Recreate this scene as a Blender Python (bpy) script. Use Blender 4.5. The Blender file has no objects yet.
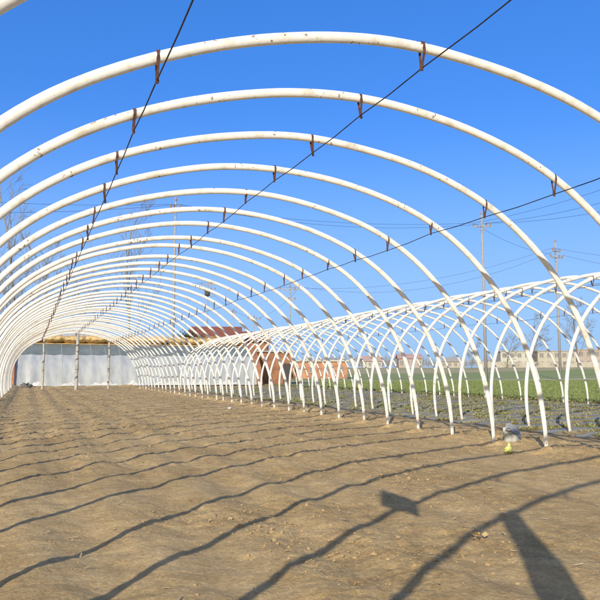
import bpy, bmesh, math, random
import numpy as np
from mathutils import Vector, Matrix, noise
R = math.radians
PI = math.pi
random.seed(7); rng = np.random.default_rng(7)
S = bpy.context.scene
C = S.collection

# ------------------------------------------------------------------ helpers
def nz(x, y, z=0.0, oct=1, lac=2.1, gain=.5):
    v, a, f = 0.0, 1.0, 1.0
    for _ in range(oct):
        v += a*noise.noise(Vector((x*f, y*f, z*f+7.3))); a *= gain; f *= lac
    return v

class MB:
    def __init__(s): s.v=[]; s.f=[]
    def add(s, vs, fs):
        n=len(s.v); s.v+= [tuple(p) for p in vs]; s.f+= [tuple(i+n for i in f) for f in fs]; return s
    def box(s, cx,cy,cz, sx,sy,sz, rz=0, bev=0):
        c,sn=math.cos(rz),math.sin(rz); P=[]
        for dz in (-.5,.5):
            for dx,dy in ((-.5,-.5),(.5,-.5),(.5,.5),(-.5,.5)):
                x,y=dx*sx,dy*sy
                P.append((cx+x*c-y*sn, cy+x*sn+y*c, cz+dz*sz))
        return s.add(P,[(3,2,1,0),(4,5,6,7),(0,1,5,4),(1,2,6,5),(2,3,7,6),(3,0,4,7)])
    def tube(s, pts, rad, n=8, caps=True, up=None):
        pts=[Vector(p) for p in pts]
        if not hasattr(rad,'__len__'): rad=[rad]*len(pts)
        base=len(s.v); prev=None
        for i,p in enumerate(pts):
            t=(pts[min(i+1,len(pts)-1)]-pts[max(i-1,0)]).normalized()
            if prev is None:
                a=Vector((0,0,1)) if abs(t.z)<.9 else Vector((0,1,0))
                u=t.cross(a).normalized()
            else:
                u=(prev-t*prev.dot(t)).normalized()
            prev=u; w=t.cross(u)
            for k in range(n):
                an=2*PI*k/n
                s.v.append(tuple(p+(u*math.cos(an)+w*math.sin(an))*rad[i]))
        for i in range(len(pts)-1):
            for k in range(n):
                a=base+i*n+k; b=base+i*n+(k+1)%n
                s.f.append((a,b,b+n,a+n))
        if caps:
            s.f.append(tuple(base+k for k in range(n))[::-1])
            e=base+(len(pts)-1)*n
            s.f.append(tuple(e+k for k in range(n)))
        return s
    def grid(s, P):  # P[i][j] points
        n,m=len(P),len(P[0]); b=len(s.v)
        for r in P: s.v+= [tuple(q) for q in r]
        for i in range(n-1):
            for j in range(m-1):
                a=b+i*m+j; s.f.append((a,a+1,a+m+1,a+m))
        return s
    def lump(s, c, r, seed, sub=1, amp=.35, fr=1.5):
        bm=bmesh.new(); bmesh.ops.create_icosphere(bm,subdivisions=sub,radius=1)
        vs=[]
        for v in bm.verts:
            d=1+amp*nz(v.co.x*fr+seed*3.1,v.co.y*fr+seed,v.co.z*fr,2)
            vs.append((c[0]+v.co.x*d*r[0],c[1]+v.co.y*d*r[1],c[2]+v.co.z*d*r[2]))
        fs=[[v.index for v in f.verts] for f in bm.faces]; bm.free()
        return s.add(vs,fs)
    def build(s, name, mat, parent=None, smooth=False, loc=None):
        me=bpy.data.meshes.new(name); me.from_pydata(s.v,[],s.f); me.update()
        if smooth: me.shade_smooth()
        me.materials.append(mat)
        o=bpy.data.objects.new(name,me); C.objects.link(o)
        if parent: o.parent=parent
        if loc: o.location=loc
        return o

def tag(o,label=None,cat=None,group=None,kind=None):
    if label: o['label']=label
    if cat: o['category']=cat
    if group: o['group']=group
    if kind: o['kind']=kind
    return o
def empty(name,loc=(0,0,0),rz=0):
    o=bpy.data.objects.new(name,None); C.objects.link(o); o.location=loc; o.rotation_euler=(0,0,rz)
    o.empty_display_size=.2
    return o
def copy_tree(o,parent=None):
    c=o.copy(); C.objects.link(c)
    if parent: c.parent=parent
    for ch in list(o.children): copy_tree(ch,c)
    return c

# ------------------------------------------------------------------ materials
def mat(name, col, rough=.8, var=None, scale=5, bump=0, bscale=40, spec=.3, detail=6, obj_rand=0, coord='Object', metallic=0, stretch=None):
    """noise-varied procedural material. var = second colour."""
    m=bpy.data.materials.new(name); m.use_nodes=True
    nt=m.node_tree; N=nt.nodes; L=nt.links; b=N['Principled BSDF']
    b.inputs['Roughness'].default_value=rough; b.inputs['Specular IOR Level'].default_value=spec
    b.inputs['Metallic'].default_value=metallic
    tc=N.new('ShaderNodeTexCoord'); src=tc.outputs[coord]
    if obj_rand:
        oi=N.new('ShaderNodeObjectInfo'); mu=N.new('ShaderNodeMath'); mu.operation='MULTIPLY'; mu.inputs[1].default_value=97.
        L.new(oi.outputs['Random'],mu.inputs[0]); ad=N.new('ShaderNodeVectorMath'); ad.operation='ADD'
        L.new(src,ad.inputs[0]); L.new(mu.outputs[0],ad.inputs[1]); src=ad.outputs[0]
    if stretch:
        mp=N.new('ShaderNodeMapping'); mp.inputs['Scale'].default_value=stretch; L.new(src,mp.inputs[0]); src=mp.outputs[0]
    m['_']=0
    if var is not None:
        n=N.new('ShaderNodeTexNoise'); n.inputs['Scale'].default_value=scale; n.inputs['Detail'].default_value=detail; L.new(src,n.inputs['Vector'])
        r=N.new('ShaderNodeValToRGB'); r.color_ramp.elements[0].position=.32; r.color_ramp.elements[1].position=.68
        r.color_ramp.elements[0].color=(*col,1); r.color_ramp.elements[1].color=(*var,1)
        L.new(n.outputs['Fac'],r.inputs[0]); L.new(r.outputs[0],b.inputs['Base Color'])
    else: b.inputs['Base Color'].default_value=(*col,1)
    if bump:
        n2=N.new('ShaderNodeTexNoise'); n2.inputs['Scale'].default_value=bscale; n2.inputs['Detail'].default_value=8; L.new(src,n2.inputs['Vector'])
        bp=N.new('ShaderNodeBump'); bp.inputs['Strength'].default_value=bump; bp.inputs['Distance'].default_value=.02
        L.new(n2.outputs['Fac'],bp.inputs['Height']); L.new(bp.outputs[0],b.inputs['Normal'])
    del m['_']
    return m

def pipe_mat():
    m=mat('pipe_paint',(.83,.80,.70),.42,(.87,.855,.78),3.0,.12,30,.4,obj_rand=1)
    nt=m.node_tree; N=nt.nodes; L=nt.links; b=N['Principled BSDF']
    base=b.inputs['Base Color'].links[0].from_socket
    vec=[n for n in N if n.type=='TEX_NOISE'][0].inputs['Vector'].links[0].from_socket
    # chipped rust-brown flecks, gathered into patches
    n1=N.new('ShaderNodeTexNoise'); n1.inputs['Scale'].default_value=26; n1.inputs['Detail'].default_value=5; L.new(vec,n1.inputs['Vector'])
    n2=N.new('ShaderNodeTexNoise'); n2.inputs['Scale'].default_value=2.3; n2.inputs['Detail'].default_value=3; L.new(vec,n2.inputs['Vector'])
    ad=N.new('ShaderNodeMath'); ad.operation='MULTIPLY_ADD'; ad.inputs[1].default_value=.55
    L.new(n2.outputs['Fac'],ad.inputs[0]); L.new(n1.outputs['Fac'],ad.inputs[2])
    r=N.new('ShaderNodeValToRGB'); r.color_ramp.elements[0].position=.955; r.color_ramp.elements[1].position=1.0
    r.color_ramp.elements[0].color=(0,0,0,1); r.color_ramp.elements[1].color=(.85,.85,.85,1)
    L.new(ad.outputs[0],r.inputs[0])
    mx=N.new('ShaderNodeMix'); mx.data_type='RGBA'; mx.inputs['B'].default_value=(.20,.12,.07,1)
    L.new(r.outputs[0],mx.inputs['Factor']); L.new(base,mx.inputs['A'])
    # soft grime
    n3=N.new('ShaderNodeTexNoise'); n3.inputs['Scale'].default_value=7; n3.inputs['Detail'].default_value=6; L.new(vec,n3.inputs['Vector'])
    r3=N.new('ShaderNodeValToRGB'); r3.color_ramp.elements[0].position=.52; r3.color_ramp.elements[1].position=.78
    r3.color_ramp.elements[0].color=(1,1,1,1); r3.color_ramp.elements[1].color=(.70,.64,.52,1); L.new(n3.outputs['Fac'],r3.inputs[0])
    m2=N.new('ShaderNodeMix'); m2.data_type='RGBA'; m2.blend_type='MULTIPLY'; m2.inputs['Factor'].default_value=1
    L.new(mx.outputs['Result'],m2.inputs['A']); L.new(r3.outputs[0],m2.inputs['B'])
    # soil splashed on the feet
    tc=N.new('ShaderNodeTexCoord'); sx=N.new('ShaderNodeSeparateXYZ'); L.new(tc.outputs['Object'],sx.inputs[0])
    mr=N.new('ShaderNodeMapRange'); mr.inputs['From Min'].default_value=.30; mr.inputs['From Max'].default_value=.02
    mr.inputs['To Min'].default_value=0; mr.inputs['To Max'].default_value=.75; L.new(sx.outputs['Z'],mr.inputs['Value'])
    m3=N.new('ShaderNodeMix'); m3.data_type='RGBA'; m3.inputs['B'].default_value=(.42,.31,.19,1)
    mm=N.new('ShaderNodeMath'); mm.operation='MULTIPLY'; L.new(mr.outputs[0],mm.inputs[0]); L.new(n3.outputs['Fac'],mm.inputs[1])
    L.new(mm.outputs[0],m3.inputs['Factor']); L.new(m2.outputs['Result'],m3.inputs['A'])
    L.new(m3.outputs['Result'],b.inputs['Base Color'])
    return m

def soil_mat(name, dry, damp, bump=.9):
    m=bpy.data.materials.new(name); m.use_nodes=True
    nt=m.node_tree; N=nt.nodes; L=nt.links; b=N['Principled BSDF']; b.inputs['Roughness'].default_value=.95; b.inputs['Specular IOR Level'].default_value=.1
    tc=N.new('ShaderNodeTexCoord'); v=tc.outputs['Object']
    def no(sc,de=6,ro=.55):
        n=N.new('ShaderNodeTexNoise'); n.inputs['Scale'].default_value=sc; n.inputs['Detail'].default_value=de; n.inputs['Roughness'].default_value=ro; L.new(v,n.inputs['Vector']); return n.outputs['Fac']
    def ramp(f,a,ca,bb,cb):
        r=N.new('ShaderNodeValToRGB'); r.color_ramp.elements[0].position=a; r.color_ramp.elements[1].position=bb
        r.color_ramp.elements[0].color=(*ca,1); r.color_ramp.elements[1].color=(*cb,1); L.new(f,r.inputs[0]); return r.outputs[0]
    def mul(a,bb):
        x=N.new('ShaderNodeMix'); x.data_type='RGBA'; x.blend_type='MULTIPLY'; x.inputs['Factor'].default_value=1; L.new(a,x.inputs['A']); L.new(bb,x.inputs['B']); return x.outputs['Result']
    c=ramp(no(.55,8,.6),.36,damp,.62,dry)
    c=mul(c,ramp(no(4.5,8,.65),.35,(.80,.77,.74),.65,(1.09,1.09,1.08)))
    c=mul(c,ramp(no(38,6,.7),.34,(.76,.74,.72),.6,(1.08,1.08,1.07)))
    L.new(c,b.inputs['Base Color'])
    add=N.new('ShaderNodeMath'); add.operation='MULTIPLY_ADD'; add.inputs[1].default_value=.5
    L.new(no(70,8,.7),add.inputs[0]); L.new(no(16,8,.6),add.inputs[2])
    bp=N.new('ShaderNodeBump'); bp.inputs['Strength'].default_value=bump; bp.inputs['Distance'].default_value=.024
    L.new(add.outputs[0],bp.inputs['Height']); L.new(bp.outputs[0],b.inputs['Normal'])
    return m

def brick_mat(name,c1,c2,mortar,scale=4.0):
    m=bpy.data.materials.new(name); m.use_nodes=True
    nt=m.node_tree; N=nt.nodes; L=nt.links; b=N['Principled BSDF']; b.inputs['Roughness'].default_value=.9
    tc=N.new('ShaderNodeTexCoord'); mp=N.new('ShaderNodeMapping'); mp.inputs['Rotation'].default_value=(PI/2,0,0)
    L.new(tc.outputs['Object'],mp.inputs[0])
    t=N.new('ShaderNodeTexBrick'); t.inputs['Scale'].default_value=scale
    t.inputs['Color1'].default_value=(*c1,1); t.inputs['Color2'].default_value=(*c2,1); t.inputs['Mortar'].default_value=(*mortar,1); t.inputs['Mortar Size'].default_value=.018
    L.new(mp.outputs[0],t.inputs['Vector'])
    n=N.new('ShaderNodeTexNoise'); n.inputs['Scale'].default_value=1.1; n.inputs['Detail'].default_value=6; L.new(tc.outputs['Object'],n.inputs['Vector'])
    r=N.new('ShaderNodeValToRGB'); r.color_ramp.elements[0].color=(.55,.5,.48,1); r.color_ramp.elements[1].color=(1.15,1.1,1.05,1); r.color_ramp.elements[0].position=.3; r.color_ramp.elements[1].position=.65
    L.new(n.outputs['Fac'],r.inputs[0])
    x=N.new('ShaderNodeMix'); x.data_type='RGBA'; x.blend_type='MULTIPLY'; x.inputs['Factor'].default_value=1
    L.new(t.outputs['Color'],x.inputs['A']); L.new(r.outputs[0],x.inputs['B']); L.new(x.outputs['Result'],b.inputs['Base Color'])
    return m

M=dict(
 pipe=pipe_mat(),
 rust=mat('rusty_strap',(.075,.036,.028),.8,(.14,.066,.042),30,.3,80,obj_rand=1),
 wire=mat('dark_wire',(.025,.022,.022),.6,(.05,.04,.035),20),
 soil=soil_mat('bare_soil',(.615,.447,.22),(.475,.337,.158)),
 field_soil=soil_mat('field_soil',(.48,.36,.19),(.36,.27,.14)),
 clod=mat('clod_soil',(.46,.33,.165),.95,(.36,.25,.12),8,.5,40),
 straw=mat('straw_bits',(.50,.38,.20),.8,(.36,.25,.12),15),
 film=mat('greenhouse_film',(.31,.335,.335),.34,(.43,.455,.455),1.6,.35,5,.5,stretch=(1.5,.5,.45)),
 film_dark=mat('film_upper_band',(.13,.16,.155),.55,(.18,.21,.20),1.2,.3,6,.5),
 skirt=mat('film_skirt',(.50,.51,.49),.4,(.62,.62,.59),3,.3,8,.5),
 thatch=mat('straw_mat',(.78,.58,.28),.95,(.60,.42,.18),6,.9,28,.1,stretch=(.6,3,3)),
 steel=mat('rib_steel',(.38,.38,.38),.5,(.46,.46,.46),5),
 brick=brick_mat('brick_orange',(.42,.185,.09),(.34,.14,.065),(.36,.27,.19)),
 brick_low=brick_mat('brick_pale',(.50,.25,.14),(.42,.20,.11),(.44,.34,.26)),
 tile=mat('red_tiles',(.30,.105,.065),.85,(.22,.075,.05),2.5,.6,9,stretch=(4,1,1)),
 plaster=mat('pale_plaster',(.46,.42,.34),.9,(.39,.36,.29),.6),  # house plasters are muted, distance haze put into their colour
 plaster_white=mat('white_plaster',(.50,.49,.42),.9,(.43,.42,.36),.4),
 plaster_tan=mat('tan_plaster',(.42,.35,.30),.9,(.36,.30,.26),.4),
 dark=mat('dark_opening',(.20,.19,.175),.6,(.24,.23,.21),2),  # window tone lifted by haze mixed into the colour
 pink=mat('pink_roof',(.44,.30,.27),.85,(.39,.265,.24),.5),  # roof red paled, its distance haze painted into the colour
 concrete=mat('weathered_concrete',(.40,.38,.35),.85,(.30,.285,.265),4,.3,25),
 post=mat('concrete_post',(.50,.47,.41),.85,(.34,.31,.26),7,.4,25,stretch=(1,1,.6)),
 node=mat('dark_tie_wire',(.06,.055,.05),.8,(.10,.09,.08),20),
 porcelain=mat('porcelain',(.35,.22,.17),.3,(.42,.30,.24),5,spec=.5),
 bark=mat('grey_bark',(.20,.175,.15),.95,(.14,.12,.10),6,.5,20),
 twig=mat('bare_twigs',(.36,.35,.33),.95,(.30,.29,.275),3),
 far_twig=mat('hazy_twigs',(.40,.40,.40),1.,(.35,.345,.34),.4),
 wheat=mat('wheat_ground',(.17,.20,.07),.9,(.24,.25,.11),.35,.6,6,.15),
 wheat_far=mat('far_wheat_ground',(.22,.27,.085),.95,(.28,.31,.11),.06,0),  # lighter than the near wheat, haze painted into the colour
 blade=mat('wheat_blades',(.155,.205,.065),.65,(.225,.265,.10),.5,spec=.2),
 path=mat('pale_earth_path',(.52,.44,.30),.95,(.44,.36,.24),.8,.3,10),
 brown=mat('dry_field',(.43,.37,.19),.95,(.32,.30,.16),.12,.4,4),
 mulch=mat('mulch_film',(.15,.14,.095),.5,(.32,.30,.21),2.2,.8,9,.4,stretch=(.6,2,1)),
 weed=mat('seedling_leaf',(.22,.235,.09),.7,(.33,.31,.14),3),
 weed_dry=mat('dry_leaf',(.36,.30,.15),.8,(.26,.20,.09),3),
 poplar_twig=mat('poplar_branches',(.29,.285,.26),1.,(.23,.225,.205),.5),  # branch grey lightened to carry haze in the colour
 hazy_bark=mat('hazy_branches',(.30,.28,.25),1.,(.25,.235,.21),.5),
 bag=mat('grey_plastic_bag',(.36,.36,.32),.45,(.56,.55,.48),5,.6,16,.5),
 bag_dark=mat('dark_plastic_flap',(.17,.18,.19),.45,(.26,.27,.28),8,.5,20,.5),
 bag_lime=mat('lime_plastic_bag',(.56,.58,.13),.5,(.72,.72,.30),8,.5,20,.5),
 cloth=mat('felt_pad',(.11,.11,.10),.95,(.16,.15,.14),9,.5,60),
 shrub=mat('evergreen',(.035,.045,.02),.9,(.07,.075,.035),2),
)

# ------------------------------------------------------------------ camera
F=674.4; CX=-3.154; CH=1.2; YAW=.3808; PIT=.1058
cd=bpy.data.cameras.new('camera'); cam=bpy.data.objects.new('camera',cd); C.objects.link(cam); S.camera=cam
cam.location=(CX,0,CH); cam.rotation_euler=(PI/2+PIT,0,-YAW)
cd.sensor_width=36; cd.lens=F/600*36; cd.clip_start=.05; cd.clip_end=9000
def dirx(px): return math.tan(YAW+math.atan((px-300)/F))    # (X-CX)/Y of a bearing
def at(px,d):
    """ground position on bearing px at depth d along the view"""
    r=(px-300)/F*d
    return (CX+r*math.cos(YAW)+d*math.sin(YAW), -r*math.sin(YAW)+d*math.cos(YAW))
def hz(py,d): return CH+(371.5-py)/F*d

# ------------------------------------------------------------------ light, sky
SUNV=Vector((1.3,1.7,-1)).normalized()
sl=bpy.data.lights.new('sun','SUN'); so=bpy.data.objects.new('sun',sl); C.objects.link(so)
sl.energy=4.9; sl.angle=R(.5); sl.color=(1,.92,.80)
so.rotation_euler=SUNV.to_track_quat('-Z','Y').to_euler()
w=bpy.data.worlds.new('World'); S.world=w; w.use_nodes=True
nt=w.node_tree; sky=nt.nodes.new('ShaderNodeTexSky'); sky.sky_type='NISHITA'; sky.sun_disc=False
sky.sun_elevation=R(25); sky.sun_rotation=math.atan2(-1.3,-1.7)%(2*PI)
sky.air_density=1.0; sky.dust_density=.9; sky.ozone_density=3.5; sky.altitude=0
hs=nt.nodes.new('ShaderNodeHueSaturation'); hs.inputs['Saturation'].default_value=1.28
tint=nt.nodes.new('ShaderNodeMix'); tint.data_type='RGBA'; tint.blend_type='MULTIPLY'; tint.inputs['Factor'].default_value=1; tint.inputs['B'].default_value=(.90,1.56,2.9,1)
gm=nt.nodes.new('ShaderNodeGamma'); gm.inputs['Gamma'].default_value=.6
nt.links.new(sky.outputs[0],hs.inputs['Color']); nt.links.new(hs.outputs[0],gm.inputs['Color']); nt.links.new(gm.outputs[0],tint.inputs['A']); W_=nt.nodes; K_=nt.links
tcw=W_.new('ShaderNodeTexCoord'); sepw=W_.new('ShaderNodeSeparateXYZ'); K_.new(tcw.outputs['Generated'],sepw.inputs[0])
hzr=W_.new('ShaderNodeMapRange'); hzr.interpolation_type='SMOOTHERSTEP'
hzr.inputs['From Min'].default_value=-.02; hzr.inputs['From Max'].default_value=.42; hzr.inputs['To Min'].default_value=.78; hzr.inputs['To Max'].default_value=0
K_.new(sepw.outputs['Z'],hzr.inputs['Value'])
hmx=W_.new('ShaderNodeMix'); hmx.data_type='RGBA'; hmx.inputs['B'].default_value=(2.9,4.55,6.9,1)
K_.new(hzr.outputs[0],hmx.inputs['Factor']); K_.new(tint.outputs['Result'],hmx.inputs['A'])
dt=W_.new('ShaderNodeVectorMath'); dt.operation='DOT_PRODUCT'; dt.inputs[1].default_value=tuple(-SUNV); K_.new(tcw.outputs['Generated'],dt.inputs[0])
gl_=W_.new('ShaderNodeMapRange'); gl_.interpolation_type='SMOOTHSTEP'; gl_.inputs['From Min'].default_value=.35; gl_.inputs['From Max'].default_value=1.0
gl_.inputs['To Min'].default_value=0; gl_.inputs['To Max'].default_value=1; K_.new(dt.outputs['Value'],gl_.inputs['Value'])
amx=W_.new('ShaderNodeMix'); amx.data_type='RGBA'; amx.inputs['B'].default_value=(4.6,4.2,3.5,1)  # warm glow added round the sun to take the blue out of shadows
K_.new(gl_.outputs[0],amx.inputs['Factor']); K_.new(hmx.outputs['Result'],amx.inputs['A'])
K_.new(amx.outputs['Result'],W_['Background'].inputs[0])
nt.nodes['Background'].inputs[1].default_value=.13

# ------------------------------------------------------------------ terrain
def terr(x,y):
    d=math.hypot(x-CX,y)
    if d<90: return 0.0
    if d<165: t=(d-90)/75; return .55*t*t*(3-2*t)
    if d<245: t=(d-165)/80; return .55+2.0*t*t*(3-2*t)
    return 2.55+(d-245)*.003
def sheet(name,xs,ys,dz,m,rot=0,org=(0,0)):
    c,s=math.cos(rot),math.sin(rot); P=[]
    for y in ys:
        row=[]
        for x in xs:
            X=org[0]+x*c-y*s; Y=org[1]+x*s+y*c
            row.append((X,Y,terr(X,Y)+dz))
        P.append(row)
    o=MB().grid(P).build(name,m,smooth=True); tag(o,kind='structure'); return o
lin=lambda a,b,n:[a+(b-a)*i/(n-1) for i in range(n)]
gx=[-3500,-2000,-1000,-600]+lin(-400,400,161)+[600,1000,2000,3500]
gy=[-1500,-600,-200]+lin(-100,400,101)+[600,1000,2000,3500]
g=sheet('ground',gx,gy,-.16,M['field_soil'])
for v in g.data.vertices:
    if -5000<v.co.x and math.hypot(v.co.x-CX,v.co.y)>70: v.co.z+=.10

# soil floor of the near tunnel, with furrows, berms and foot-trodden lumps
def soil_h(x,y):
    edge=math.exp(-((x-4.7)/.7)**2)+.8*math.exp(-((x+4.2)/.7)**2)
    rough=max(0,min(1,(nz(x*.55,y*.5,13,3)+.02)*2.6)); far=max(0,min(1,(y-7)/9))
    rough=min(1.7,rough*.9+.8*far+edge)
    h=.020*nz(x*.6,y*.45,1,2)+.012*nz(x*2.4,y*1.8,5,2)+.011*nz(x*5.5,y*5.0,9,2)
    n1=nz(x*9,y*8.5,19,2); n2=nz(x*22,y*20,23,2)
    h+=rough*(.026*abs(n1)-.018*max(0,-n1)+.014*n2)+.005*n2
    fur=.5-.5*math.tanh((x-.2)/1.2)
    ph=x+.16*nz(x*.3,y*.35,20)
    h+=(.004+.022*fur)*math.cos(2*PI*ph/.78)*(.75+.6*nz(x*.5,y*.8,31))
    h+=.09*math.exp(-((x-4.75)/.55)**2)*(1+.8*nz(x,y*.8,41,2))
    h+=.20*max(0,min(1,(-x-3.75)/.6))*(1+.6*nz(x,y*.7,51,2)) - .10*max(0,min(1,(-x-4.6)/.8))
    # earth packed round the right-hand feet, with a small pit on the near side
    if 3.5<x<4.9:
        k=round((y-D0)/SP); yc=D0+SP*k; dx=x-4.15; dy=y-yc
        h+=.055*math.exp(-((dx/.16)**2+(dy/.15)**2))*(1+.8*nz(x*6,y*6,77))-.05*math.exp(-(((dx+.22)/.10)**2+((dy+.05)/.13)**2))
    return h-.02
D0,SP=4.5327,1.21662
ys=[];y=-7.
while y<66:
    ys.append(y); d=max(3.0,y); y+= .0065*d if y>1.5 else .2
xs=lin(-9,-5.2,14)+lin(-5.1,6.4,330)
P=[[(x,y,soil_h(x,y) if x<5.6 else soil_h(x,y)*(6.4-x)/.8-.03*(1-(6.4-x)/.8)) for x in xs] for y in ys]
o=MB().grid(P).build('soil_floor',M['soil'],smooth=True); tag(o,kind='structure')

# bed plot under the neighbouring tunnel
def plot_h(x,y): return -.035+.03*nz(x*1.3,y*1.5,61,2)+.012*nz(x*5,y*6,63,2)
xs=lin(6.35,17.4,90); ys=lin(-2,58,330)
o=MB().grid([[(x,y,plot_h(x,y)-(.0 if x>6.5 else .004)) for x in xs] for y in ys]).build('bed_soil',M['field_soil'],smooth=True); tag(o,kind='structure')
# wheat fields and path
sheet('wheat_field',lin(17.4,230,60),lin(-30,74,40),.0,M['wheat'])
sheet('earth_path',lin(17.4,260,60),lin(74,81,4),.02,M['path'])
sheet('far_wheat_field',lin(10,330,70),lin(81,150,25),.01,M['wheat_far'])
sheet('dry_field',lin(-150,480,90),lin(150,320,40),.03,M['brown'])
sheet('yard_soil',lin(-60,17.4,30),lin(66,150,30),-.01,M['field_soil'])

# ------------------------------------------------------------------ arches
a0,H=4.1517,4.1586
B=[-.0894,.0833,-.0226,.0007,.0009,-.0044,.0035]
def apt(t,a=a0):
    c,s=math.cos(t),math.sin(t); g=1+s*sum(b*math.cos((i+1)*t) for i,b in enumerate(B))
    x=a*c*g; z=H*s*g
    return Vector((x,-.026*z+.0073*x,z))
ORD=['zeroth','first','second','third','fourth','fifth','sixth','seventh','eighth','ninth','tenth','eleventh','twelfth','thirteenth','fourteenth','fifteenth','sixteenth','seventeenth','eighteenth','nineteenth','twentieth']
TENS={20:'twenty',30:'thirty'}
def ordn(n):
    if n<=20: return ORD[n]
    if n==30: return 'thirtieth'
    if n==40: return 'fortieth'
    return TENS[n//10*10]+'-'+ORD[n%10]
def arch_mesh(a,name,sd):
    """oval-section pipe: deep in the arch plane, narrow across it, with slight hand-bent unevenness"""
    n=110; m=14; vs=[];fs=[]
    ts=[None]+[PI*i/n for i in range(n+1)]+[None]
    for i,t in enumerate(ts):
        if t is None:
            e=0 if i==0 else PI; p=apt(e,a)+Vector((.01 if i==0 else -.01,0,-.4)); tg=Vector((0,0,1 if i==0 else -1)); k=0
        else:
            p=apt(t,a); tg=(apt(t+.01,a)-apt(t-.01,a)); tg.y=0; tg.normalize(); k=min(1,max(0,p.z)/.9)
        rad=Vector((tg.z,0,-tg.x)); k=k*k*(3-2*k)
        tt=t or 0
        p=p+rad*(.011*nz(tt*2.6,sd*7.1,1,2)*k)+Vector((0,.012*nz(tt*2.2,sd*5.3,4)*k,0))
        rr=(.032+.0115*k)*(1+.035*nz(tt*14,sd*3.7,8)); ra=.024+.0065*k
        for q in range(m):
            an=2*PI*q/m; v=p+rad*(math.cos(an)*rr)+Vector((0,math.sin(an)*ra,0)); vs.append(tuple(v))
    for i in range(len(ts)-1):
        for q in range(m):
            c=i*m+q; d=i*m+(q+1)%m; fs.append((c,c+m,d+m,d))
    return MB().add(vs,fs).build(name,M['pipe'],smooth=True)
def strap(t,a,parent,drop,lean,sp):
    """flat strap passed over the pipe and closing under it round the wire"""
    p=apt(t,a); tg=(apt(t+.01,a)-apt(t-.01,a)).normalized(); tg.y=0; tg.normalize()
    if tg.x<0: tg=-tg
    r=.047; ry=.034; path=[]
    path+= [(.004,-drop-.012),(.012*sp,-drop*.72),(.027*sp,-.055)]
    for k in range(9):
        an=-.35+(PI+.7)*k/8
        path.append((ry*math.cos(an),r*math.sin(an)))
    path+= [(-.027*sp,-.055),(-.012*sp,-drop*.72),(-.004,-drop-.012)]
    vs=[];fs=[];hw=.0115;nn=len(path)
    for off in (0,.004):
        for i,(yy,zz) in enumerate(path):
            sc=1+off/.05
            w_=hw*(1+.25*math.sin(i*2.3+lean*90))
            base=p+Vector((0,yy*sc,zz*sc))+tg*(0 if zz>-.03 else (-.03-zz)*lean)
            vs.append(base-tg*w_); vs.append(base+tg*w_)
    for i in range(nn-1):
        q=2*i; fs.append((q,q+1,q+3,q+2)); q2=2*nn+2*i; fs.append((q2,q2+2,q2+3,q2+1))
        fs.append((q,q+2,q2+2,q2)); fs.append((q+1,q2+1,q2+3,q+3))
    return MB().add(vs,fs).build('hook_strap',M['rust'],parent)
T=[R(125.6),R(94),R(57.3)]
T2=[R(125),R(92),R(57)]
D0,SP=4.5327,1.21662
OFF={-3:.25,-2:.10,-1:.03,0:-.15,1:.0906,2:-.0021,3:-.0074,4:.0233,5:.058,6:.0392}
drops={}
def make_arch(a,ts,key):
    o=arch_mesh(a,'greenhouse_arch',key[1]+(50 if key[0] else 0)); drops[key]=[]
    for t in ts:
        d=random.uniform(.145,.185); drops[key].append(d); strap(t,a,o,d,random.uniform(-.14,.14),random.uniform(.7,1.25))
    return o
NLAST=37
EXTRA={0:'white pipe arch that only cuts across the top left corner, nearest the camera in view',
 -1:'white pipe arch standing directly over the camera, just above the frame',
 -2:'white pipe arch over the camera carrying the square dark shadow-casting pad',
 -3:'white pipe arch beside the camera carrying the long hanging dark strip',
 -4:'white pipe arch farthest behind the camera'}
archY={}
for i,k in enumerate(range(-4,NLAST+1)):
    o=make_arch(a0,T,(0,k))
    Y=D0+SP*(k-1)+OFF.get(k,0)
    if k>6:
        Y+=random.uniform(-.04,.04); o.rotation_euler=(random.uniform(-.008,.008),random.uniform(-.004,.004),random.uniform(-.006,.006))
        o.scale=(1+random.uniform(-.006,.006),1,1+random.uniform(-.010,.010))
    o.location=(0,Y,0); archY[k]=Y
    lab=EXTRA.get(k) or ('frontmost complete white pipe arch of the near tunnel, crossing the sky at the top' if k==1 else
        'last white pipe arch at the far end of the near tunnel, above the concrete posts' if k==NLAST else
        'white pipe arch of the near tunnel, %s complete arch counted from the camera'%ordn(k))
    tag(o,lab,'greenhouse arch','arches of the near tunnel')
A2,X2=4.5,11.58
N2=32; arch2Y={}
for j in range(-2,N2):
    o=make_arch(A2,T2,(1,j))
    Y=10.86+SP*j+random.uniform(-.03,.03)
    o.location=(X2,Y,-.03); arch2Y[j]=Y
    if j>-2:
        o.rotation_euler=(random.uniform(-.008,.008),random.uniform(-.004,.004),random.uniform(-.006,.006))
        o.scale=(1+random.uniform(-.005,.005),1,1+random.uniform(-.010,.010))
    lab=('right-hand tunnel arch standing just outside the right edge, %s from its near end'%ordn(j+3)) if j<0 else \
        'last white pipe arch at the far end of the right-hand tunnel' if j==N2-1 else \
        'white pipe arch of the right-hand tunnel, %s counted from the right edge'%ordn(j+1)
    tag(o,lab,'greenhouse arch','arches of the right-hand tunnel')

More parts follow.
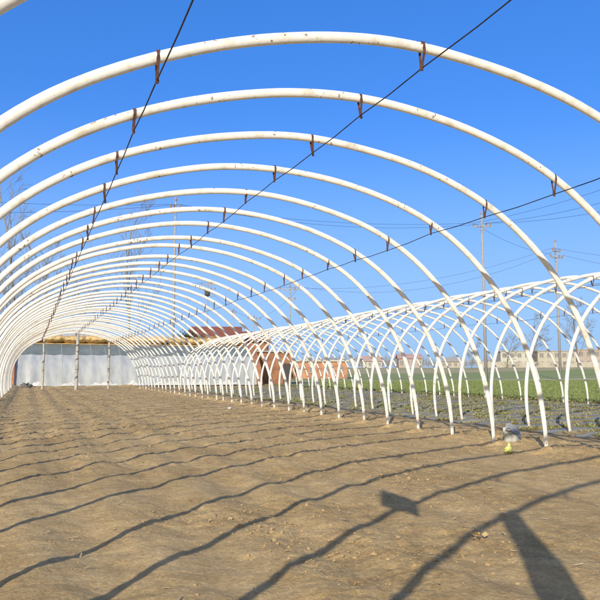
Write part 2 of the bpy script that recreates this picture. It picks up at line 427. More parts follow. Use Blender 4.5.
# purlin wires hung in the straps
def purlin(t,a,x0,Ys,dr,label,grp,dz=0,r=.0055):
    pts=[]
    p=apt(t,a)
    for i,Y in enumerate(Ys):
        q=Vector((x0+p.x,Y+p.y,p.z-dr[i]+dz)); pts.append(q)
        if i<len(Ys)-1: pts.append(Vector((q.x,(Y+Ys[i+1])/2+p.y,p.z+dz-(dr[i]+dr[i+1])/2-.012)))
    o=MB().tube(pts,r,6).build('purlin_wire',M['wire']); tag(o,label,'wire',grp)
Y1=[archY[k] for k in sorted(archY)]
for w_,(t,n) in enumerate(zip(T,('left shoulder','ridge','right shoulder'))):
    purlin(t,a0,0,Y1,[drops[0,k][w_] for k in sorted(archY)],'dark wire strung under the %s of the near tunnel arches'%n,'wires of the near tunnel')
Y2=[arch2Y[k] for k in sorted(arch2Y)]
for w_,(t,n) in enumerate(zip(T2,('left shoulder','ridge','right shoulder'))):
    purlin(t,A2,X2,Y2,[drops[1,k][w_] for k in sorted(arch2Y)],'dark wire strung under the %s of the right-hand tunnel arches'%n,'wires of the right-hand tunnel',-.03)

# unseen pad and strip added over the camera to throw the two dark shadows
def cloth_panel(name,q,label,cat,thick=.012,sag=.02,n=10):
    q=[Vector(p) for p in q]; F_=[];Bk=[]
    for i in range(n+1):
        v=i/n; r1=[];r2=[]
        for j in range(n+1):
            u=j/n
            p=q[0]*(1-u)*(1-v)+q[1]*u*(1-v)+q[2]*u*v+q[3]*(1-u)*v
            d=sag*nz(u*3,v*3,len(name))+0
            r1.append(p+Vector((0,d-thick/2,0))); r2.append(p+Vector((0,d+thick/2,0)))
        F_.append(r1);Bk.append(r2)
    mb=MB().grid(F_); mb.grid([r[::-1] for r in Bk])
    m=n+1; o2=m*m
    rim=[]
    for j in range(n): rim.append((j,j+1)); 
    for i in range(n): rim.append((i*m+n,(i+1)*m+n))
    for j in range(n,0,-1): rim.append((n*m+j,n*m+j-1))
    for i in range(n,0,-1): rim.append((i*m,(i-1)*m))
    def bk(a): return o2+(a//m)*m+(n-a%m)
    for a,b in rim: mb.f.append((b,a,bk(a),bk(b)))
    o=mb.build(name,M['cloth'],smooth=False); tag(o,label,cat); return o
yk=archY[-2]
cloth_panel('felt_pad',[(-3.87,yk-.045,3.21),(-3.32,yk-.045,2.765),(-3.18,yk-.045,2.376),(-3.67,yk-.045,2.71)],'unseen square dark pad added on an arch haunch over the camera to cast a shadow','pad',sag=.0)
yk=archY[-3]
cloth_panel('hanging_strip',[(-3.19,yk-.045,2.97),(-2.99,yk-.045,2.93),(-2.58,yk-.045,1.52),(-2.90,yk-.045,1.52)],'unseen long dark strip added to cast a shadow, hanging from the arch beside the camera','shadow strip',sag=.03)

# ------------------------------------------------------------------ end posts of the near tunnel
def end_post(x,y,h,r,label):
    e=empty('end_post',(x,y,0))
    pts=[(0,0,-.3)]+[(.012*math.sin(i*1.7+x),.01*math.cos(i*2.1),h*i/10) for i in range(11)]
    MB().tube(pts,[r*(1.04-.015*i) for i in range(12)],12).build('shaft',M['post'],e,True)
    for zz in (.36,.68):
        mb=MB()
        an=[2*PI*i/14 for i in range(15)]
        mb.tube([((r+.006)*math.cos(q),(r+.006)*math.sin(q),h*zz+.03*math.sin(q)) for q in an],.012,6).build('tie_band',M['node'],e)
    tag(e,label,'post','posts across the far end of the near tunnel')
ey=archY[NLAST]+.2
end_post(-2.25,ey,3.62,.075,'thin leaning grey concrete post, leftmost of the three under the far arch')
end_post(-.12,ey-.2,3.8,.115,'thickest pale concrete post, middle of the three under the far arch')
end_post(2.0,ey,3.45,.075,'thin grey concrete post, rightmost of the three under the far arch')

# ------------------------------------------------------------------ film greenhouse across the far end
FX0,FX1,FY=-4.2,16.55,60.0
fg=empty('film_greenhouse',((FX0+FX1)/2,FY,0)); cxm=(FX0+FX1)/2
prof=[(0,.0),(.18,.7),(.5,1.45),(.95,2.1),(1.55,2.66)]
prof2=[(1.55,2.66),(2.3,3.12),(3.1,3.45),(3.9,3.68)]
def pinterp(pr,n):
    L=[0]
    for a,b in zip(pr,pr[1:]): L.append(L[-1]+math.hypot(b[0]-a[0],b[1]-a[1]))
    out=[]
    for i in range(n+1):
        s=L[-1]*i/n
        k=max(j for j in range(len(pr)-1) if L[j]<=s+1e-9)
        t=(s-L[k])/(L[k+1]-L[k]); out.append((pr[k][0]+t*(pr[k+1][0]-pr[k][0]),pr[k][1]+t*(pr[k+1][1]-pr[k][1])))
    return out
def film_part(name,pr,n,m,amp):
    nx=150; Pp=[]
    for (yy,zz) in pinterp(pr,n):
        row=[]
        for i in range(nx+1):
            x=FX0+(FX1-FX0)*i/nx; ph=((x-FX0)/1.22)%1
            sagd=amp*math.sin(PI*ph)+.03*nz(x*1.3,zz*1.8,3,2)
            row.append((x-cxm,yy+sagd*.8,zz-sagd*.5))
        Pp.append(row)
    return MB().grid(Pp).build(name,m,fg,True)
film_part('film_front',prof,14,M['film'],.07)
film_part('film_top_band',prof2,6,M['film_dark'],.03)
for i in range(18):
    x=FX0+1.22*i-cxm
    if x>FX1-cxm: break
    MB().tube([(x,a+.012,b-.012) for a,b in prof+prof2[1:]],.02,6).build('rib',M['steel'],fg)
# bright folds of loose film along the foot
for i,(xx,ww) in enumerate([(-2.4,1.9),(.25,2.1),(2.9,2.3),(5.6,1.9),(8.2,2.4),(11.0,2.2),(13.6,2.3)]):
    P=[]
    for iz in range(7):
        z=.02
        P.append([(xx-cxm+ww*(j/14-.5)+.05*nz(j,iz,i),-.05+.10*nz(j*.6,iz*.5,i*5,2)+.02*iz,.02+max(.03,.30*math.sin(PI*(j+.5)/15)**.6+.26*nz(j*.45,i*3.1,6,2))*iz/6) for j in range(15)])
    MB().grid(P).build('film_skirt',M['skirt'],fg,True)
# brick gable walls following the profile, back wall
for x0,x1 in ((FX0-.55,FX0-.02),(FX1+.02,FX1+.5)):
    pr=[(-.25,0)]+[(a-.2,b+.22) for a,b in prof+prof2[1:]]+[(5.2,4.2),(6.0,4.2),(6.0,0)]
    n=len(pr); vs=[(x0-cxm,a,b) for a,b in pr]+[(x1-cxm,a,b) for a,b in pr]
    fs=[tuple(range(n))[::-1],tuple(range(n,2*n))]+[(i,(i+1)%n,(i+1)%n+n,i+n) for i in range(n)]
    MB().add(vs,fs).build('gable_wall',M['brick'],fg)
MB().box(0,5.6,2.0,FX1-FX0,.6,4.0).build('back_wall',M['brick'],fg)
MB().add([(FX0-cxm,3.85,3.66),(FX1-cxm,3.85,3.66),(FX1-cxm,5.9,4.25),(FX0-cxm,5.9,4.25)],[(0,1,2,3)]).build('rear_roof',M['thatch'],fg)
tag(fg,'long lean-to greenhouse with grey plastic film front and straw-topped roof across the far end','greenhouse')
# straw bundles laid end to end on its roof
x=FX0+.1; i=0
nb=11; names=['leftmost']+[ordn(q)+' from the left' for q in range(2,nb)]+['rightmost']
bw=(FX1-FX0-.2)/nb
for i in range(nb):
    x0=FX0+.1+bw*i; L_=bw+.02
    rr=random.uniform(.50,.60); Pp=[]
    for j in range(15):
        u=j/14; row=[]
        e=math.sin(PI*min(1,max(0,u)))**.10 if 0<u<1 else .7
        for k in range(15):
            an=2*PI*k/14
            r_=rr*e*(1+.20*nz(u*4+i*9,math.cos(an)*1.5,math.sin(an)*1.5,3))
            row.append((L_*u,math.cos(an)*r_*1.9,math.sin(an)*r_*.68*(1 if math.cos(an)>0 else 1-.35*abs(math.cos(an)))))
        Pp.append(row)
    mb=MB().grid(Pp); mb.f.append(tuple(range(14))); mb.f.append(tuple(14*15+q for q in range(14))[::-1])
    # loose stalks
    for q in range(260):
        u=random.random()*L_; an=random.uniform(-.4,PI+.4); rq=rr*.95
        p=Vector((u,-math.cos(an)*rq*1.7,math.sin(an)*rq*.80)); d=Vector((random.uniform(-.5,.5),-math.cos(an)*.3,random.uniform(.0,.35)))*.5
        wv=Vector((.012,.01,.012)); mb.add([p-wv,p+wv,p+d],[(0,1,2)])
    o=mb.build('straw_bundle',M['thatch'],None,True,(x0,FY+4.55,4.12+random.uniform(-.05,.05)))
    tag(o,'rolled yellow straw bundle on the film greenhouse roof, %s'%names[i],'straw bundle','straw bundles on the greenhouse roof')

# ------------------------------------------------------------------ buildings
def shed():
    e=empty('brick_workroom',(19.1,63,0))
    w_,d_,h_=4.1,4.2,3.1
    mb=MB(); mb.box(0,d_/2,h_/2,w_,d_,h_); mb.build('wall',M['brick'],e)
    MB().box(0,d_/2,h_+.082,w_+.3,d_+.3,.16).build('roof',M['concrete'],e)
    MB().box(1.55,-.02,1.0,.75,.06,2.0).build('door',M['node'],e)
    tag(e,'small orange brick workroom joined to the right end of the film greenhouse','brick building')
shed()
def house(name,label,px,d,w_,dp,h_,storeys,wallm,roofm,cols,flat=True,rz=-.25,roofh=1.6,group=None,cat='house',win=None,base=None):
    x,y=at(px,d); z=terr(x,y) if base is None else base
    e=empty(name,(x,y,z),rz)
    MB().box(0,dp/2,h_/2,w_,dp,h_).build('wall',wallm,e)
    if flat:
        mb=MB(); mb.box(0,dp/2,h_+.152,w_+.5,dp+.5,.30); mb.build('roof',roofm,e)
    else:
        o_=.45; vs=[(-w_/2-o_,-o_,h_),(w_/2+o_,-o_,h_),(w_/2+o_,dp/2,h_+roofh),(-w_/2-o_,dp/2,h_+roofh),(-w_/2-o_,dp+o_,h_),(w_/2+o_,dp+o_,h_)]
        t=.14; vs2=[(a,b,c+t) for a,b,c in vs]; V=vs+vs2
        MB().add(V,[(0,1,2,3),(3,2,5,4),(6,9,8,7),(9,10,11,8),(0,6,7,1),(4,5,11,10),(0,3,9,6),(3,4,10,9),(1,7,8,2),(2,8,11,5)]).build('roof',roofm,e)
        MB().add([(-w_/2,0,h_),(-w_/2,dp,h_),(-w_/2,dp/2,h_+roofh-.02),(w_/2,0,h_),(w_/2,dp,h_),(w_/2,dp/2,h_+roofh-.02)],[(0,2,1),(3,4,5)]).build('gable',wallm,e)
    sh=h_/storeys
    for s_ in range(storeys):
        for c_ in range(cols):
            xx=-w_/2+w_*(c_+.5)/cols
            f=MB(); ww,wh=(win or (w_/cols*.5,sh*.48))
            zc=sh*s_+sh*.55
            o=MB().box(xx,-.03,zc,ww,.07,wh).build('window',M['dark'],e)
            fr=MB(); fr.box(xx,-.08,zc-wh/2-.06,ww+.3,.14,.1); fr.box(xx,-.075,zc,.07,.05,wh); fr.build('frame',M['plaster_white'],o)
    tag(e,label,cat,group); return e
house('farmhouse','red-tiled farmhouse roof with sloping left end above the straw roof',215,92,6.4,7,5.9,1,M['brick'],M['tile'],3,False,-.3,1.5)
house('farmhouse','lower wide red-tiled farmhouse roof right of the first, above the straw',243,97,7.4,7,5.5,1,M['brick'],M['tile'],3,False,-.3,1.5)
house('brick_shed','low orange brick building with flat white roof edge, right of the workroom',319,108,9.0,5,2.7,1,M['brick_low'],M['plaster_white'],4,True,-.38,cat='brick building',win=(.8,.9))
house('farmhouse','distant low house with pink roof beyond the wheat field',372,250,7,6,2.4,1,M['plaster_white'],M['pink'],4,False,-.4,2.0)
house('farmhouse','distant pale house with pink roof left of the bare trees',410,262,9,7,3.6,1,M['plaster_tan'],M['pink'],4,False,-.4,1.8)
house('apartment_house','pale distant two-storey block left of the right-hand pole',515,275,12,9,6.6,2,M['plaster_white'],M['plaster'],4,True,-.45)
house('apartment_house','beige distant two-storey block behind the right-hand pole',556,272,15,9,6.6,2,M['plaster'],M['plaster_tan'],5,True,-.45)
house('apartment_house','tan distant two-storey block at the right edge behind the bare tree',596,278,16,9,7.4,2,M['plaster_tan'],M['plaster'],5,True,-.45)
house('low_house','small grey distant house near the middle of the horizon',452,262,9,7,2.4,1,M['plaster'],M['concrete'],4,False,-.4,1.5)
# white boundary wall
x0,y0=at(478,238); x1,y1=at(640,238)
e=empty('boundary_wall',(x0,y0,terr(x0,y0)),math.atan2(y1-y0,x1-x0)); Lw=math.hypot(x1-x0,y1-y0)
MB().box(Lw/2,0,.9,Lw,.25,2.2).build('panel',M['plaster'],e)
for k in range(17): MB().box(Lw*k/16,-.02,1.05,.5,.4,2.5).build('pier',M['plaster'],e)
tag(e,'long low white boundary wall in front of the distant houses','wall')

# ------------------------------------------------------------------ bare trees
def bare_tree(label,px,d,h,seed,spread=.5,twm=None,depth=6,name='bare_tree',group=None,lean=0,low=.22,dens=1.0,mr=.012,tkm=None,thin=1.0):
    rd=random.Random(seed); x,y=at(px,d); z=terr(x,y)
    e=empty(name,(x,y,z)); tk=MB(); cr=MB()
    def grow(p,dr,L,r,lv):
        n=4 if lv<2 else 3; pts=[p]; rs=[r]; q=p; dd=dr.copy()
        for i in range(n):
            dd=(dd+Vector((rd.gauss(0,.10),rd.gauss(0,.10),rd.gauss(.05,.06)))).normalized()
            q=q+dd*(L/n); pts.append(q); rs.append(max(mr,r*(1-.62*(i+1)/n)))
        (tk if lv<=1 else cr).tube(pts,rs,7 if lv==0 else 4 if lv<3 else 3,caps=False)
        if lv>=depth-1 or L<.5: return
        nc=int((rd.randint(9,12) if lv==0 else rd.randint(4,6))*dens)
        for c in range(nc):
            u=(low+(1-low)*(c+rd.random())/nc) if lv==0 else (.2+.8*(c+rd.random())/nc)
            k=min(n-1,int(u*n)); f=u*n-k; bp=pts[k]*(1-f)+pts[k+1]*f
            dk=(pts[k+1]-pts[k]).normalized()
            az=rd.uniform(0,2*PI); side=Vector((math.cos(az),math.sin(az),0)); side=(side-dk*side.dot(dk)).normalized()
            ang=rd.uniform(.45,.95)*(.38+spread*1.25)
            nd=(dk*math.cos(ang)+side*math.sin(ang)).normalized()
            fac=(1-.55*u) if lv==0 else 1.05-.35*u
            grow(bp,nd,L*rd.uniform(.42,.62)*fac*(1.0 if lv else .9),rs[k]*rd.uniform(.38,.55),lv+1)
    grow(Vector((0,0,-.2)),Vector((lean,0,1)).normalized(),h,h*.0125*thin,0)
    tk.build('trunk',tkm or M['bark'],e); cr.build('crown',twm or M['twig'],e)
    tag(e,label,'tree',group); return e
gl='bare poplars behind the far greenhouse'
bare_tree('tall bare poplar with the highest crown, at the far left edge',24,76,21.5,11,.25,depth=5,group=gl,dens=1.1,mr=.010,twm=M['poplar_twig'],tkm=M['poplar_twig'],thin=.75)
bare_tree('slim bare poplar right of the tallest, left of the ridge wires',61,84,17.5,12,.2,depth=5,group=gl,dens=1.1,mr=.010,twm=M['poplar_twig'],tkm=M['poplar_twig'],thin=.75)
bare_tree('short bushy bare tree between the left poplars',88,80,13,13,.35,depth=5,group=gl,dens=1.1,mr=.010,twm=M['poplar_twig'],tkm=M['poplar_twig'],thin=.75)
bare_tree('bare poplar behind the thick middle concrete post',126,88,20,14,.22,depth=5,group=gl,dens=1.1,mr=.010,twm=M['poplar_twig'],tkm=M['poplar_twig'],thin=.75)
bare_tree('small bare tree half out of the left edge',2,90,16,15,.35,depth=5,group=gl,dens=1.1,mr=.010,twm=M['poplar_twig'],tkm=M['poplar_twig'],thin=.75)
gr_='bare trees along the distant wall'
bare_tree('large round-crowned bare tree right of the right-hand pole',577,205,18.5,21,.55,depth=5,group=gr_,low=.2,dens=1.15,mr=.018,twm=M['hazy_bark'])
bare_tree('wide bare tree left of the right-hand pole',533,210,14.5,22,.6,depth=5,group=gr_,low=.15,dens=1.15,mr=.018,twm=M['hazy_bark'])
bare_tree('small bare tree left of the tall middle pole',470,215,9,23,.6,depth=5,group=gr_,low=.15,dens=1.15,mr=.018,twm=M['hazy_bark'])
bare_tree('thin bare tree right of the tall middle pole',506,220,11,24,.5,depth=5,group=gr_,low=.15,dens=1.15,mr=.018,twm=M['hazy_bark'])
# far wood on the horizon: one mass
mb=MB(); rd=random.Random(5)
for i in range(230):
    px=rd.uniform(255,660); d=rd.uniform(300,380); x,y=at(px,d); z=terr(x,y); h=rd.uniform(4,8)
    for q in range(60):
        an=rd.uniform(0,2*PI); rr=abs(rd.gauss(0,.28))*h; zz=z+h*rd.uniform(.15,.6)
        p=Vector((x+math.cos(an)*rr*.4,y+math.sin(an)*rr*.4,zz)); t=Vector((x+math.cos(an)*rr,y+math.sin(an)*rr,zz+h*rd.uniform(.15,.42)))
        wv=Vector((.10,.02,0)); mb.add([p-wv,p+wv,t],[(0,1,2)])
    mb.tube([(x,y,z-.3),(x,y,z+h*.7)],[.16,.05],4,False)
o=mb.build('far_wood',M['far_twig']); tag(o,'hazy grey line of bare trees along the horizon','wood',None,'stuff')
# dark shrub behind the straw
def shrub(label,x,y,z0,r,h,seed):
    e=empty('shrub',(x,y,0)); rd=random.Random(seed)
    MB().tube([(0,0,-.1),(.1,0,z0+h*.4)],[.12,.06],6).build('stem',M['bark'],e)
    mb=MB()
    for q in range(1500):
        v=Vector((rd.gauss(0,.45),rd.gauss(0,.45),rd.gauss(0,.42)))
        p=Vector((v.x*r,v.y*r,z0+h*(.5+.5*v.z))); a=Vector((rd.uniform(-1,1),rd.uniform(-1,1),rd.uniform(-1,1)))*.22; b=Vector((rd.uniform(-1,1),rd.uniform(-1,1),rd.uniform(-1,1)))*.22
        mb.add([p,p+a,p+b],[(0,1,2)])
    mb.build('crown',M['shrub'],e); tag(e,label,'shrub')
x,y=at(190,88); shrub('dark evergreen shrub poking above the straw roof left of the farmhouses',x,y,4.2,1.7,2.3,3)

# ------------------------------------------------------------------ utility poles and lines
def pole(label,px,d,top,arms,r=.17,xf=False,rz=0):
    x,y=at(px,d); z=terr(x,y); h=hz(top,d)-z
    e=empty('utility_pole',(x,y,z),rz)
    MB().tube([(0,0,-.5),(0,0,h*.5),(0,0,h)],[r,r*.8,r*.62],10).build('shaft',M['concrete'],e,True)
    ends=[]
    for (dz,wd) in arms:
        a=MB(); a.box(0,-.14,h-dz,wd,.12,.14)
        a.tube([(-wd*.3,-.14,h-dz),(0,-.1,h-dz-.7)],.03,5); a.tube([(wd*.3,-.14,h-dz),(0,-.1,h-dz-.7)],.03,5)
        ao=a.build('crossarm',M['concrete'],e)
        for q in (-.46,.46,.22 if wd>2 else -.15):
            MB().tube([(wd*q,-.14,h-dz+.07),(wd*q,-.14,h-dz+.16),(wd*q,-.14,h-dz+.24),(wd*q,-.14,h-dz+.34),(wd*q,-.14,h-dz+.42)],[.05,.13,.07,.12,.05],8).build('insulator',M['porcelain'],ao)
            c,s=math.cos(rz),math.sin(rz)
            ends.append(Vector((x+wd*q*c+.14*s,y+wd*q*s-.14*c,z+h-dz+.42)))
    MB().tube([(0,0,h),(0,0,h+.25),(0,0,h+.5)],[.09,.15,.05],8).build('insulator',M['porcelain'],e)
    ends.append(Vector((x,y,z+h+.5)))
    if xf:
        t=MB(); t.box(0,-.25,h-2.6,2.4,.3,.14); t.build('platform',M['concrete'],e)
        t=MB(); t.tube([(0,-.3,h-2.5),(0,-.3,h-1.45)],.48,12); t.build('transformer',M['node'],e)
    tag(e,label,'utility pole'); return ends
YR=-YAW
E1=pole('tallest concrete utility pole, between the tunnels in the middle right',485,80,213,[(1.4,2.2)],.2,rz=YR)
E2=pole('concrete utility pole with crossarm standing in front of the distant bare trees at right',559,95,241,[(1.3,1.6),(2.2,2.6)],.2,rz=YR+.5)
E3=pole('tall slim utility pole rising above the straw roof at left',173,68,199,[(.7,1.0)],.15,rz=YR)
E4=pole('utility pole with cluttered crossarms and transformer, left of the farmhouse roofs',207,118,281,[(.6,2.4),(1.5,2.8)],.17,True,rz=YR)
E5=pole('utility pole with wide T-shaped crossarm right of the farmhouse roofs',290,105,287,[(.35,3.4),(2.0,1.6)],.15,rz=YR)
E6=pole('low distant utility pole with T-shaped crossarm above the right farmhouse roof',254,125,318,[(.3,2.4)],.13,rz=YR)
E7=pole('thin plain utility pole between the two farmhouse roofs',233,112,311,[(.4,.8)],.09,rz=YR)
def P3(px,py,d):
    x,y=at(px,d); return Vector((x,y,hz(py,d)))
nl=[0]
def line(a,b,sag,label,r=.016):
    pts=[]
    for i in range(25):
        t=i/24; p=a.lerp(b,t); p.z-=sag*4*t*(1-t); pts.append(p)
    o=MB().tube(pts,r,5,False).build('power_line',M['wire']); tag(o,label,'power line','overhead power lines')
line(E3[0],E1[0],.9,'power line from the slim left pole to the tall middle pole, front one')
line(E3[1],E1[1],1.4,'power line from the slim left pole to the tall middle pole, rear lower one')
line(E3[0],P3(-160,186,60),.6,'upper power line running left out of frame from the slim left pole')
line(E3[1],P3(-160,204,60),.7,'lower power line running left out of frame from the slim left pole')
line(E1[0],P3(760,128,48),.8,'upper power line climbing right from the tall middle pole')
line(E1[1],P3(760,152,48),.8,'middle power line climbing right from the tall middle pole')
line(E1[2],P3(760,172,48),.9,'lower power line climbing right from the tall middle pole')
line(E2[0],E5[0],2.2,'upper long power line between the right-hand pole and the T-arm pole')
line(E2[1],E5[1],3.0,'lower long power line between the right-hand pole and the T-arm pole')
line(E2[0],P3(760,262,90),.8,'upper power line leaving the right-hand pole to the right')
line(E2[4],P3(760,280,90),.8,'lower power line leaving the right-hand pole to the right')
line(E1[0],E2[3],.7,'power line linking the tall middle pole and the right-hand pole')
line(E4[0],E6[0],.8,'power line from the transformer pole to the low distant pole')
line(E6[1],E5[1],.8,'power line from the low distant pole to the T-arm pole')
line(E4[1],P3(-160,262,100),1.6,'power line running left from the transformer pole behind the poplars')

# ------------------------------------------------------------------ mulch film rows with seedlings
rows=[]; yy=9.0; i=0
while yy<46.5:
    rows.append(yy); yy+=1.05
for i,yr in enumerate(rows):
    near=yr<26
    nx=120 if near else 60; ny=11; Pp=[]
    for j in range(ny):
        v=j/(ny-1)*2-1; row=[]
        for k in range(nx):
            x=6.55+10.0*k/(nx-1)
            wv=.27+.12*nz(x*.8,yr,71,2)
            y=yr+v*wv+.07*nz(x*.35,yr*3,73)
            en=min(1,(x-6.55)/.4,(16.55-x)/.4); z=(.035*(1-abs(v)**2.4)+.028*nz(x*2.2,y*4,75,2)*(1-.4*abs(v))+.012*nz(x*8,y*9,76))*en+plot_h(x,y)*.6+.012
            if abs(v)>.99 or k in (0,nx-1): z-=.06
            row.append((x,y,z))
        Pp.append(row)
    o=MB().grid(Pp).build('mulch_film',M['mulch'],None,True)
    nm='nearest' if i==0 else 'farthest' if i==len(rows)-1 else ordn(i+1)+' nearest'
    tag(o,'wrinkled grey plastic mulch strip across the bed in the right-hand tunnel, %s'%nm,'mulch film','mulch film strips under the right-hand tunnel')
def tufts(name,m,pts,hh,wid,label,cat,n=7,seed=1):
    rd=random.Random(seed); mb=MB()
    for (x,y,z) in pts:
        s_=rd.uniform(.6,1.3)
        for q in range(n):
            an=rd.uniform(0,2*PI); L=hh*s_*rd.uniform(.6,1.2); fl=rd.uniform(.3,1.1)
            d=Vector((math.cos(an)*fl,math.sin(an)*fl,1)).normalized(); sd=Vector((-math.sin(an),math.cos(an),0))*wid*rd.uniform(.7,1.3)
            p=Vector((x+rd.gauss(0,.02),y+rd.gauss(0,.02),z)); mid=p+d*L*.55; tip=p+d*L+Vector((math.cos(an),math.sin(an),-.6))*L*.2
            mb.add([p,mid-sd,tip,mid+sd],[(0,1,2,3)])
    o=mb.build(name,m); tag(o,label,cat,None,'stuff'); return o
pts=[];pd=[]
for q in range(700):
    x=17.3+random.gauss(0,.28); y=random.uniform(8,60); (pts if random.random()<.5 else pd).append((x,y,-.02))
for yr in rows:
    n=350 if yr<28 else 210
    for q in range(n):
        x=random.uniform(6.6,16.6); y=yr+.525+random.gauss(0,.20)
        if nz(x*.7,y*.9,81,2)>-.15: pts.append((x,y,plot_h(x,y)))
        if random.random()<.5: pd.append((random.uniform(6.6,16.6),yr+.525+random.gauss(0,.2),-.03))
tufts('seedlings',M['weed'],pts,.11,.019,'yellow-green seedlings and weeds growing between the grey mulch strips','seedlings',6,3)
tufts('dry_weeds',M['weed_dry'],pd,.09,.016,'dry brown weeds between the grey mulch strips','weeds',5,4)
# winter wheat blades
n=85000
U=rng.random(n); d=22+75*U**1.4; px=rng.uniform(318,680,n)
wx=CX+(px-300)/F*d*math.cos(YAW)+d*math.sin(YAW); wy=-(px-300)/F*d*math.sin(YAW)+d*math.cos(YAW)
ok=(wx>17.45)&(wy<73.8); wx=wx[ok]; wy=wy[ok]; d=d[ok]; wy=np.round(wy/.22)*.22+rng.normal(0,.03,len(wx))
n=len(wx); an=rng.uniform(0,2*PI,n); hh=.13*rng.uniform(.6,1.3,n); wd=.008+.0006*d
V=np.empty((n,3,3)); V[:,0]=np.c_[wx-np.cos(an)*wd,wy-np.sin(an)*wd,0*wx]; V[:,1]=np.c_[wx+np.cos(an)*wd,wy+np.sin(an)*wd,0*wx]
V[:,2]=np.c_[wx+rng.normal(0,.05,n),wy+rng.normal(0,.05,n),hh]
mb=MB(); mb.v=[tuple(r) for r in V.reshape(-1,3).tolist()]; mb.f=[(3*i,3*i+1,3*i+2) for i in range(n)]
o=mb.build('wheat',M['blade']); tag(o,'young green winter wheat in the field beyond the right-hand tunnel','wheat',None,'stuff')

# ------------------------------------------------------------------ clods, straw scraps and litter on the floor
mb=MB(); rd=random.Random(9)
icos=[]
for q in range(12):
    t=MB().lump((0,0,0),(1,1,.8),q*1.7,1,.5,1.3); icos.append((t.v,t.f))
def clod(x,y,r):
    vs,fs=icos[rd.randrange(12)]; a=rd.uniform(0,6.28); c,s=math.cos(a),math.sin(a); z=soil_h(x,y)+r*.15
    mb.add([(x+(p[0]*c-p[1]*s)*r,y+(p[0]*s+p[1]*c)*r,z+p[2]*r*.8) for p in vs],fs)
for q in range(15000):
    y=2.3+(rd.random()**2.2)*32; x=rd.uniform(-4.2,5.4)
    rg=nz(x*.55,y*.5,13,3)+.6*nz(x*1.7,y*1.6,15,2)
    if rg<.06 and rd.random()<.82: continue
    clod(x,y,min(.024,.0022+abs(rd.gauss(0,.0045))*(1.5 if rd.random()<.12 else .8))*(1 if y<10 else 1.6))
for cx_,cy_,n_,sp_ in ((-1.35,5.3,120,.35),(.9,7.1,90,.35),(-.3,3.9,45,.2),(2.2,9.2,90,.4),(-1.1,4.4,80,.3)):
    for q in range(n_): clod(cx_+rd.gauss(0,sp_),cy_+rd.gauss(0,sp_),abs(rd.gauss(0,.008))+.004)
for q in range(420):   # loose crumbs along the right-hand feet and left bank
    y=3+rd.random()**1.5*40
    clod(rd.gauss(4.6,.45) if rd.random()<.6 else rd.gauss(-4.1,.3),y,abs(rd.gauss(0,.013))+.004)
o=mb.build('soil_clods',M['clod']); tag(o,'loose crumbs and clods of dry soil scattered over the tunnel floor','soil clods',None,'stuff')
mb=MB()
for q in range(700):
    y=2.4+rd.random()**1.7*22; x=rd.uniform(-4,5.2); L=rd.uniform(.02,.09); a=rd.uniform(0,6.28); z=soil_h(x,y)+.012
    dx,dy=math.cos(a)*L/2,math.sin(a)*L/2; nx,ny=-math.sin(a)*.004,math.cos(a)*.004; t=rd.uniform(-.01,.02)
    mb.add([(x-dx-nx,y-dy-ny,z),(x+dx-nx,y+dy-ny,z+t),(x+dx+nx,y+dy+ny,z+t+.004),(x-dx+nx,y-dy+ny,z+.004)],[(0,1,2,3)])
o=mb.build('straw_scraps',M['straw']); tag(o,'pale scraps of straw and dry stalks scattered on the soil','straw scraps',None,'stuff')
# a heap of dry leaves beside the near shadow
mb=MB(); x0,y0=-.12,4.15
for q in range(15):
    x=x0+rd.gauss(0,.03);y=y0+rd.gauss(0,.03);z=soil_h(x,y)+abs(rd.gauss(0,.02))+.006;a=Vector((rd.uniform(-1,1),rd.uniform(-1,1),rd.uniform(-.3,.8)))*.04;b=Vector((rd.uniform(-1,1),rd.uniform(-1,1),rd.uniform(-.3,.8)))*.035
    p=Vector((x,y,z)); mb.add([p,p+a,p+a+b,p+b],[(0,1,2,3)])
o=mb.build('dry_leaf_clump',M['straw']); tag(o,'small clump of dry tan leaves on the soil beside the nearest arch shadow','dry leaves')

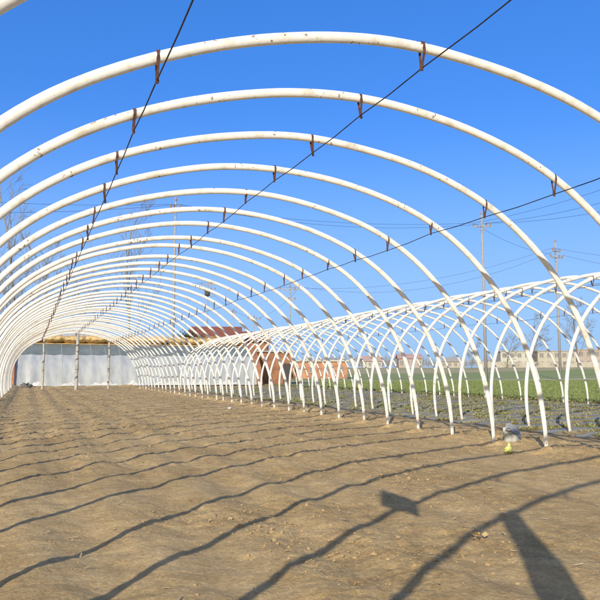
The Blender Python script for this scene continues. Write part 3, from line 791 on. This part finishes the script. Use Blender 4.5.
# slumped plastic bags by the right-hand feet
def bag(loc,label):
    e=empty('plastic_bag',loc,-.36)
    # body: flattened sack leaning to the left, gathered at the neck
    prof=[(.03,-.03,0),(.135,.0,.01),(.15,.05,.012),(.145,.12,.0),(.128,.19,-.025),(.10,.25,-.05),(.075,.30,-.075),(.06,.335,-.09)]
    Pp=[]
    for i,(r_,z,sx) in enumerate(prof):
        row=[]
        for k in range(41):
            an=2*PI*k/40; sq=1/max(abs(math.cos(an))**1.3,abs(math.sin(an))**1.3,.5)**.35
            q=sq*(1+.22*nz(math.cos(an)*1.8,math.sin(an)*1.8,z*7,3)+.07*math.sin(7*an+z*14)*min(1,z/.15))
            row.append((math.cos(an)*r_*q*1.1+sx,math.sin(an)*r_*q*.62,z+.02*nz(an,z*5,4)*(z>.02)))
        Pp.append(row)
    MB().grid(Pp).build('body',M['bag'],e,True)
    Pp=[]
    for i in range(13):
        u=i/12; row=[]
        for j in range(9):
            v=j/8-.5
            wr=.024*nz(u*5,v*5,2,2)
            row.append((-.13+.33*u+v*.05+wr, -.05-.05*math.sin(PI*u)+v*.10+wr, .345+.03*math.sin(PI*u*.8)-.24*u**2.2+v*.16*(1-.35*u)+wr))
        Pp.append(row)
    MB().grid(Pp).build('flap',M['bag_dark'],e,True)
    MB().tube([(-.085+.042*math.cos(q),-.125+.01*math.sin(2*q),.305+.036*math.sin(q)) for q in [2*PI*k/16 for k in range(17)]],.008,6).build('handle',M['bag_dark'],e,True)
    tag(e,label,'bag'); return e
_b=bag((4.40,9.35,soil_h(4.4,9.35)+.0),'slumped grey-white plastic bag with dark folded top beside the right-hand arch feet'); _b.scale=(.78,.78,.74)
e=empty('lime_bag',(3.62,8.45,soil_h(3.62,8.45)+.01),.4); e.scale=(.78,.78,.78)
MB().lump((0,0,.045),(.10,.07,.075),4.2,3,.6,2.2).build('body',M['bag_lime'],e,True)
mb=MB(); mb.lump((.02,-.01,.125),(.05,.03,.045),8.1,2,.7,2.5); mb.build('knot',M['bag_lime'],e,True)
tag(e,'small crumpled lime-yellow plastic bag on the soil left of the grey bag','bag')
mb=MB(); mb.lump((0,0,.02),(.07,.045,.04),2.2,2,.7,2.4); o=mb.build('plastic_scrap',M['skirt'],None,True,(2.93,21.3,soil_h(2.93,21.3)+.02)); tag(o,'small white plastic scrap on the soil by the far arch feet','scrap')
mb=MB(); mb.lump((0,0,.1),(.34,.3,.22),5.2,3,.8,2.4); o=mb.build('dark_heap',M['cloth'],None,True,(-3.3,55,.0)); tag(o,'small dark heap at the left foot of the film greenhouse','heap')

# ------------------------------------------------------------------ render settings
S.view_settings.view_transform='Standard'; S.view_settings.look='None'; S.view_settings.exposure=0
S.render.engine='CYCLES'
S.render.resolution_x=S.render.resolution_y=1024
